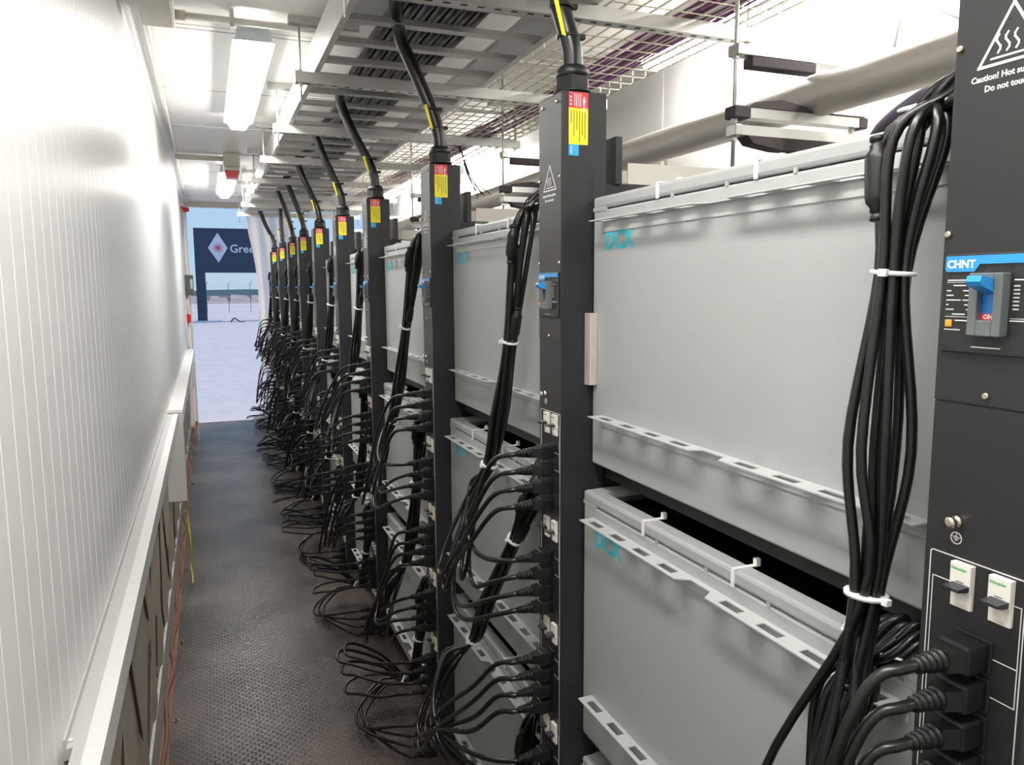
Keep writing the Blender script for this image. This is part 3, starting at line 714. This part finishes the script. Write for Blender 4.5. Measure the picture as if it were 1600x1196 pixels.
    face_strip(ln, [(-.046, 1.6515), (-.016, 1.6515)], .0005, -.0055); face_strip(ln, [(-.046, 1.6185), (-.016, 1.6185)], .0005, -.0055); face_strip(ln, [(.020, 1.6185), (.046, 1.6185)], .0005, -.0055)
    tag(ln.build('small_print', m_print, bk_), kind='stuff')
    hl = MB()
    for u, z in ((-.0105, 1.6655), (.0165, 1.6655), (-.0450, 1.5885), (.0450, 1.5885)): hl.lathe([(0.0028, 0), (0.0028, -.0004)], 10, (-.0055, -u, z), 'x')
    hl.build('fixing_hole', m_post, bk_)
    # printed frames around the outlets
    o = MB(); face_strip(o, rrect(-.0485, .0515, 0.115, 1.381, .003), .0011, -.0012, closed=True)
    mcb = MB()
    mcb.box(-.007, 0, -.011, .011, .018, .0455, .0006); mcb.box(-.0045, 0, -.011, .011, 0, .018, .0006); mcb.box(-.0075, -.004, -.006, .004, .004, .016, .001)
    mcb_me = mcb.mesh('switch', m_mcb)
    lev = MB().prism([(-.006, .0195), (-.022, .0215), (-.0225, .0245), (-.006, .0255)], -.0105, .0075, 'y').mesh('switch_lever', m_lever)
    sl = MB(); sl.box(-.0074, -.0068, -.004, .004, .0268, .0274); sl_me = sl.mesh('slot', m_post)
    gt = text_mesh('Schneider', 0.0042, m_green, 0.0001, 0.0001)
    sk = MB().box(-.003, 0, -.0185, .0185, -.0165, .0165, .001).mesh('outlet', m_post)
    for gidx in range(6):
        zt = 1.3785 - gidx * .2335
        for u in (-.0095, .0305):
            s = link('switch', mcb_me, t, (-.0012, -u, zt - .0455)); s2 = link('switch_lever', lev, s); link('slot', sl_me, s)
            if gidx < 2: place_text(gt, 'lettering', s, (-.0071, .0098, .0385), AX)
        for q in range(4): link('outlet', sk, t, (-.0012, -.0065, zt - .0835 - q * .0385))
        zi = zt - .024
        face_strip(o, [(-.0215, zi), (-.0445, zi), (-.0445, zt - .22)], .0009, -.0012)
        face_strip(o, [(.042, zi), (.0485, zi), (.0485, zi - .098), (.013, zi - .098)], .0009, -.0012)
        face_strip(o, [(.013, zi - .060), (.0485, zi - .060)], .0009, -.0012)
    o.build('printed_outline', m_print, t)
    # stickers on the near side
    yn = -.056
    r = MB().box(.014, .057, yn - .0006, yn, 2.005, 2.036).build('warning_sticker', m_red, t)
    place_text(text_mesh('WARNING', 0.0065, m_print, 0.0002), 'lettering', r, (.0455, yn - .0007, 2.028), AY, -math.pi / 2)
    rp = MB()
    for i in range(4): rp.box(.026 + i * .0045, .0275 + i * .0045, yn - .0009, yn - .0004, 2.008, 2.033)
    for i in range(4): rp.prism([(.0165, 2.0095 + i * .007), (.0215, 2.012 + i * .007), (.0165, 2.0145 + i * .007)], yn - .0009, yn - .0004, 'y')
    tag(rp.build('small_print', m_print, r), kind='stuff')
    tr = MB().prism([(.0455, 2.0235), (.0535, 2.0195), (.0455, 2.0155)], yn - .0009, yn - .0004, 'y').build('triangle_print', m_print, r)
    r = MB().box(.014, .057, yn - .0006, yn, 1.934, 2.005).build('caution_sticker', m_yel, t)
    rp = MB()
    for i, (a, b) in enumerate(((1.975, 2.000), (1.95, 2.000), (1.962, 1.999), (1.94, 2.0), (1.952, 1.998), (1.945, 2.0))): rp.box(.0185 + i * .0062, .0200 + i * .0062, yn - .0009, yn - .0004, a, b)
    tag(rp.build('small_print', m_printd, r), kind='stuff')
    r = MB().box(.014, .0365, yn - .0006, yn, 1.912, 1.934).build('notice_sticker', m_blue, t)
    place_text(text_mesh('Danger', 0.0055, m_print, 0.0001), 'lettering', r, (.0185, yn - .0007, 1.931), AY, -math.pi / 2)
    h = MB()
    def grid(x0, n, z0, z1, miss=0):
        z = z0
        while z < z1:
            for i in range(n):
                if miss and rnd.random() < miss: continue
                x = x0 + i * .0068; h.box(x - .0017, x + .0017, yn - .0004, yn + .001, z - .0017, z + .0017)
            z += .0062
    grid(.056, 3, 1.765, 1.895, .15); grid(.044, 5, 1.590, 1.735); grid(.050, 4, 1.30, 1.385, .1); grid(.050, 4, 1.08, 1.165, .1); grid(.050, 4, .85, .94, .1)
    tag(h.build('vent_holes', m_post, t), kind='stuff')
    for x, z in ((.018, 2.032), (.088, 2.03), (.015, 1.885), (.014, 1.575), (.016, 1.37), (.016, 1.02), (.016, .72)):
        MB().lathe([(0.002, 0), (0.002, -.001)], 8, (x, yn, z), 'y').build('rivet', m_post, t)
    gl = MB(); gl.lathe([(.032, 0), (.032, .006)], 20, (.05, 0, 2.038)); gl.lathe([(.038, .006), (.040, .009), (.040, .012)], 20, (.05, 0, 2.038))
    gl.lathe([(.0365, .012), (.0365, .040)], 6, (.05, 0, 2.038)); gl.lathe([(.035, .040), (.0345, .05), (.031, .058), (.027, .062)], 20, (.05, 0, 2.038))
    gl.build('cable_gland', m_plug, t)
    return t
proto = build_pdu()
PD = []
for k, y in enumerate(PY):
    p = proto if k == 0 else copy_tree(proto)
    p.location = (XP, y, 0)
    p['label'] = '%s black power column with red, yellow and blue stickers' % ORD[k]
    PD.append(p)

# feed cables rising from each column into the ladder
for k, y in enumerate(PY):
    r_ = random.Random(300 + k); dx = r_.uniform(-.02, .03) if k > 2 else 0; sw = r_.uniform(-.03, .05)
    f = empty('feed_cable', (XP + .05, y, 2.09), 'thick black feed cable rising into the ladder from the %s power column' % ORD[k], 'cable')
    lane = 0.875 - (9 - k) * 0.0445 - (XP + .05)
    P = [(0, 0, 0), (-.004, 0, .05), (-.022 + dx * .3, .01, .12), (-.07 + dx, sw * .5, .24), (-.108 + dx, sw, .34), (-.120 + dx, sw - .01, .395), ((lane - .12) / 2, sw - .08, .432), (lane * .8 - .02, sw - .25, .443)]
    if k == 8: P = [(0, 0, 0), (-.002, 0, .06), (-.004, 0, .12), (-.008, 0, .24), (-.006, .01, .34), (0, -.02, .40), (.03, -.10, .435), (lane * .8, -.25, .443)]
    yy = -.50
    while y + yy > 0.75:
        P.append((lane + r_.uniform(-.002, .002), yy, .4425)); yy -= .45
    if k == 9: sw = 0
    path = catmull(P, 5)
    MB().tube(path, 0.0212, 12).build('sheath', m_cable, f)
    tg = MB(); 
    tg.prism([(-.038, .062), (-.030, .060), (-.050, .135), (-.058, .132)], -.030, -.028, 'y'); tg.build('yellow_tag', m_yel, f)
    for (cx, cz) in ((-.010, .070), (-.028, .128)):
        rg = MB(); rg.lathe([(.0218, -.003), (.0238, -.003), (.0238, .003), (.0218, .003)], 16, (cx + .002, .004, cz)); rg.build('tie_band', m_post, f)
        MB().box(cx + .022, cx + .036, -.006, .006, cz - .004, cz + .006).build('tie_head', m_post, f)

# ------------------------------------------------------------------ power cords: 24 per column, eight from each tier
plug = MB()
plug.box(-.030, -.002, -.0165, .0165, -.0145, .0145, .003)
plug.prism([(-.046, -.0085), (-.030, -.0150), (-.030, .0150), (-.046, .0085)], -.010, .010, 'z')
plug_me = plug.mesh('plug', m_plug)
sr_ = MB(); prof = []
x = -.046
for i in range(5):
    r0 = .0115 - i * .0009; prof += [(r0, x), (r0, x - .004), (r0 - .003, x - .0042), (r0 - .003, x - .0065)]; x -= .0068
sr_.lathe(prof, 10, (0, 0, 0), 'x'); sr_me = sr_.mesh('strain_relief', m_plug)
con = MB(); con.lathe([(.0065, -.046), (.0085, -.045), (.0085, -.040), (.0068, -.039), (.0068, -.037), (.0085, -.036), (.0085, -.031), (.0125, -.026), (.0135, -.020), (.0135, .020), (.0125, .026), (.0085, .031), (.0085, .036), (.0068, .037), (.0068, .039), (.0085, .040), (.0085, .045), (.0065, .046)], 14)
con_me = con.mesh('inline_connector', m_plug)
CR = 0.0056
def bundle(k, t):
    """centre line of a cord bundle, relative to the column centre: list of (x, dy, z)"""
    r_ = random.Random(1000 + k * 7 + t); z = TIER_TOP[t]
    if k == 0 and t == 0: L = [(.70, .108, 1.80), (.69, .122, 1.662), (.69, .134, 1.47), (.685, .130, 1.30), (.64, .13, .85)]
    elif k == 0: L = [(.69, .15, 1.17), (.67, .17, 1.02), (.66, .18, .88), (.64, .2, .72), (.62, .2, .6)]
    elif k == 1 and t == 0: L = [(.70, .190, 1.78), (.695, .265, 1.515), (.69, .33, 1.32), (.68, .385, 1.18), (.64, .45, .92)]
    elif k == 1 and t == 1: L = [(.70, .13, 1.16), (.695, .235, 1.02), (.68, .40, .80), (.67, .50, .64), (.61, .56, .42)]
    elif k == 2 and t == 0: L = [(.70, .190, 1.78), (.695, .35, 1.50), (.68, .43, 1.28), (.66, .47, 1.12), (.63, .52, .86)]
    else:
        s = r_.uniform(.5, 1.05); L = [(.70, .15, z - .05), (.69, .15 + .12 * s, z - .28), (.68, .15 + .22 * s, z - .48), (.66, .15 + .28 * s, z - .62), (.61, .15 + .32 * s, z - .85)]
    if t == 2: L = [(x, dy, max(zz, .05 + .02 * i)) for i, (x, dy, zz) in enumerate(L)]
    return L
def cord_path(k, j, L):
    t, i = j // 8, j % 8; y = PY[k]; r_ = random.Random(5000 + k * 31 + j)
    zp = 1.3785 - (j // 4) * .2335 - .0835 - (j % 4) * .0385
    a = 2 * math.pi * i / 7.0; rr = .0 if i == 7 else (.0125 if k else .0135)
    def off(q, s=1.0): return Vector((rr * math.cos(a + q) * s, rr * math.sin(a + q) * s, 0))
    zt = TIER_TOP[t]; lz = zt - .005
    yb = L[0][1] + (i - 3.5) * (.0095 if k else .0075) - (.02 if k else .026)
    P = [Vector((.86, y + yb * .9, lz)), Vector((.775, y + yb, zt + .014)), Vector((.745, y + yb, zt + .030 + .006 * (i % 3))), Vector((.718 - .006 * (i % 2), y + yb + .010, zt + .012))]
    for q, (bx, dy, bz) in enumerate(L[:4]):
        P.append(Vector((bx - .004, y + dy, bz)) + off(.35 * q, 1.9 if q == 0 else ((1.55 if k or t else 2.0 + .8 * (i in (1, 5))) if q == 2 else 1.0)))
    if k == 0 and i == 2: P[4] += Vector((-.006, .010, 0)); P[3] += Vector((0, .008, 0))
    bx, dy, bz = L[4]
    g = (i % 4); hi = i < 4
    # hanging loop below the bundle, then back up to the plug
    if k == 0: low = r_.uniform(.66, .90)
    elif t == 2: low = zp - r_.uniform(.06, .14)
    else: low = (min(bz, zp - .10) - r_.uniform(.0, .07)) if hi else zp - r_.uniform(.05, .15)
    low = max(low, .012 + .005 * i)
    out = r_.uniform(.0, .08) + (.10 if t == 2 else 0) + (.03 if k > 2 else 0)
    wob = r_.uniform(-.03, .03) if k else r_.uniform(-.07, .06) + (.15 if i == 3 else 0)
    if hi:
        P.append(Vector((bx - out * .4 + .01, y + dy - .02 + wob, (L[3][2] + low) / 2 + .03)))
        P.append(Vector((bx - .03 - out, y + dy * .96 + wob, low + .03)))
        P.append(Vector((bx - .05 - out, y + dy * .78 + wob, low)))
        P.append(Vector((bx - .05 - out * .8, y + dy * .60, low + (zp - low) * .35)))
        dr = zp - low
        P.append(Vector((.548 - out * .35, y + min(dy * .24, .10), zp - min(dr * .38, .11 if k else .15))))
        P.append(Vector((.556, y + min(dy * .08, .035), zp - .014)))
    else:
        zl = L[3][2]; m = max(low, zp - (.12 if k else .45))
        P.append(Vector((bx + .01 - out * .4, y + dy * 1.0 + wob, max((zl + m) / 2 + .02, m + .02))))
        P.append(Vector((bx - .03 - out * .8, y + dy * .82 + wob, m + .012)))
        P.append(Vector((bx - .055 - out * .7, y + dy * .52 + wob * .5, m)))
        P.append(Vector((.552 - out * .2, y + min(dy * .16, .06), m + (zp - m) * .72)))
    P.append(Vector((.584, y - .004, zp - .002)))
    P.append(Vector((.606, y - .0065 + .0, zp)))
    for p in P:
        if p.z < .009: p.z = .009
    return P, zp
for k in range(len(PY)):
    for t in range(3):
        if k == 0 and t == 2: continue
        L = bundle(k, t); nb = 10 if k == 0 else (8 if k < 4 else 6); ns = 6 if k < 3 else (5 if k < 6 else 4)
        for i in range(8):
            j = t * 8 + i
            P, zp = cord_path(k, j, L)
            where = '%s outlet down the %s power column' % (NUM[j], ORD[k])
            cd = empty('power_cord', (0, 0, 0), 'black power cord plugged into the ' + where, 'cord', 'power cords between tanks and power columns')
            path = catmull(P, ns)
            lo_, hi_ = 8 * ns, len(path) - ns - 1
            for _ in range(14 if ns > 4 else 7):      # relax the hanging loop so that it bends evenly
                path = [p if not lo_ < n_ < hi_ else path[n_ - 1] * .25 + p * .5 + path[n_ + 1] * .25 for n_, p in enumerate(path)]
            MB().tube(path, CR, nb).build('cable', m_cable, cd)
            pg = link('plug', plug_me, cd, (XP - .0025, PY[k] - .0065 + .0, zp)); link('strain_relief', sr_me, pg)
            if (k and i in (1, 4, 6)) or (k == 0 and i == (2 if t == 0 else 4)):
                q = {1: 0.30, 4: 0.10, 6: 0.85, 2: 0.25}[i]
                s0 = 4 * ns; idx = s0 + int(round(ns * q))
                d = (path[idx + 1] - path[idx - 1]).normalized()
                c = link('inline_connector', con_me, cd)
                o_ = Vector((0, 0, 0)) if k == 0 else Vector((-.008, {1: .016, 4: -.004, 6: -.006}[i], 0))
                c.matrix_local = Matrix.Translation(path[idx] + o_) @ d.to_track_quat('Z', 'Y').to_matrix().to_4x4()
        # white ties round the bundle
        for q in (1, 3):
            bx, dy, bz = L[q]; r_t = .0215 if q == 1 else .0225
            if bz < .05: continue
            zt_ = empty('zip_tie', (bx - .004, PY[k] + dy, bz), 'white zip tie, %s on %s-tier cord bundle of %s column' % ('upper' if q == 1 else 'lower', TIER[t], ORD[k]), 'zip tie', 'white zip ties on cord bundles')
            prv = L[q - 1]; d = (Vector((prv[0] - L[min(q + 1, 4)][0], prv[1] - L[min(q + 1, 4)][1], prv[2] - L[min(q + 1, 4)][2]))).normalized()
            zt_.rotation_euler = d.to_track_quat('Z', 'Y').to_euler()
            MB().lathe([(r_t, -.0024), (r_t + .0014, -.0024), (r_t + .0014, .0024), (r_t, .0024)], 20).build('band', m_white, zt_)
            MB().box(-r_t - .008, -r_t, -.0045, .0045, -.004, .004, .001).build('head', m_white, zt_)
        if k < 4 or True:
            tp = empty('zip_tie', (.722, PY[k] + L[0][1], TIER_TOP[t] + .012), 'white zip tie at the rim on %s-tier cord bundle of %s column' % (TIER[t], ORD[k]), 'zip tie', 'white zip ties on cord bundles')
            MB().tube([(.012 * math.cos(a * .7) * 1.5 , .050 * math.sin(a * .7), .006 * math.cos(a * .7)) for a in range(10)], .0018, 6).build('band', m_white, tp)
# violet black sleeve lying over the back of the near tank towards the bundle
sl_ = MB().tube(catmull([(1.00, 0.98, 1.845), (0.92, .88, 1.85), (.86, .80, 1.858), (.80, .70, 1.862), (.77, .64, 1.856)], 5), .016, 10, True, None)
tag(sl_.build('cable_sleeve', m_purp_dark), 'dark violet sleeve lying on the nearest top tank beside the cords', 'sleeve')
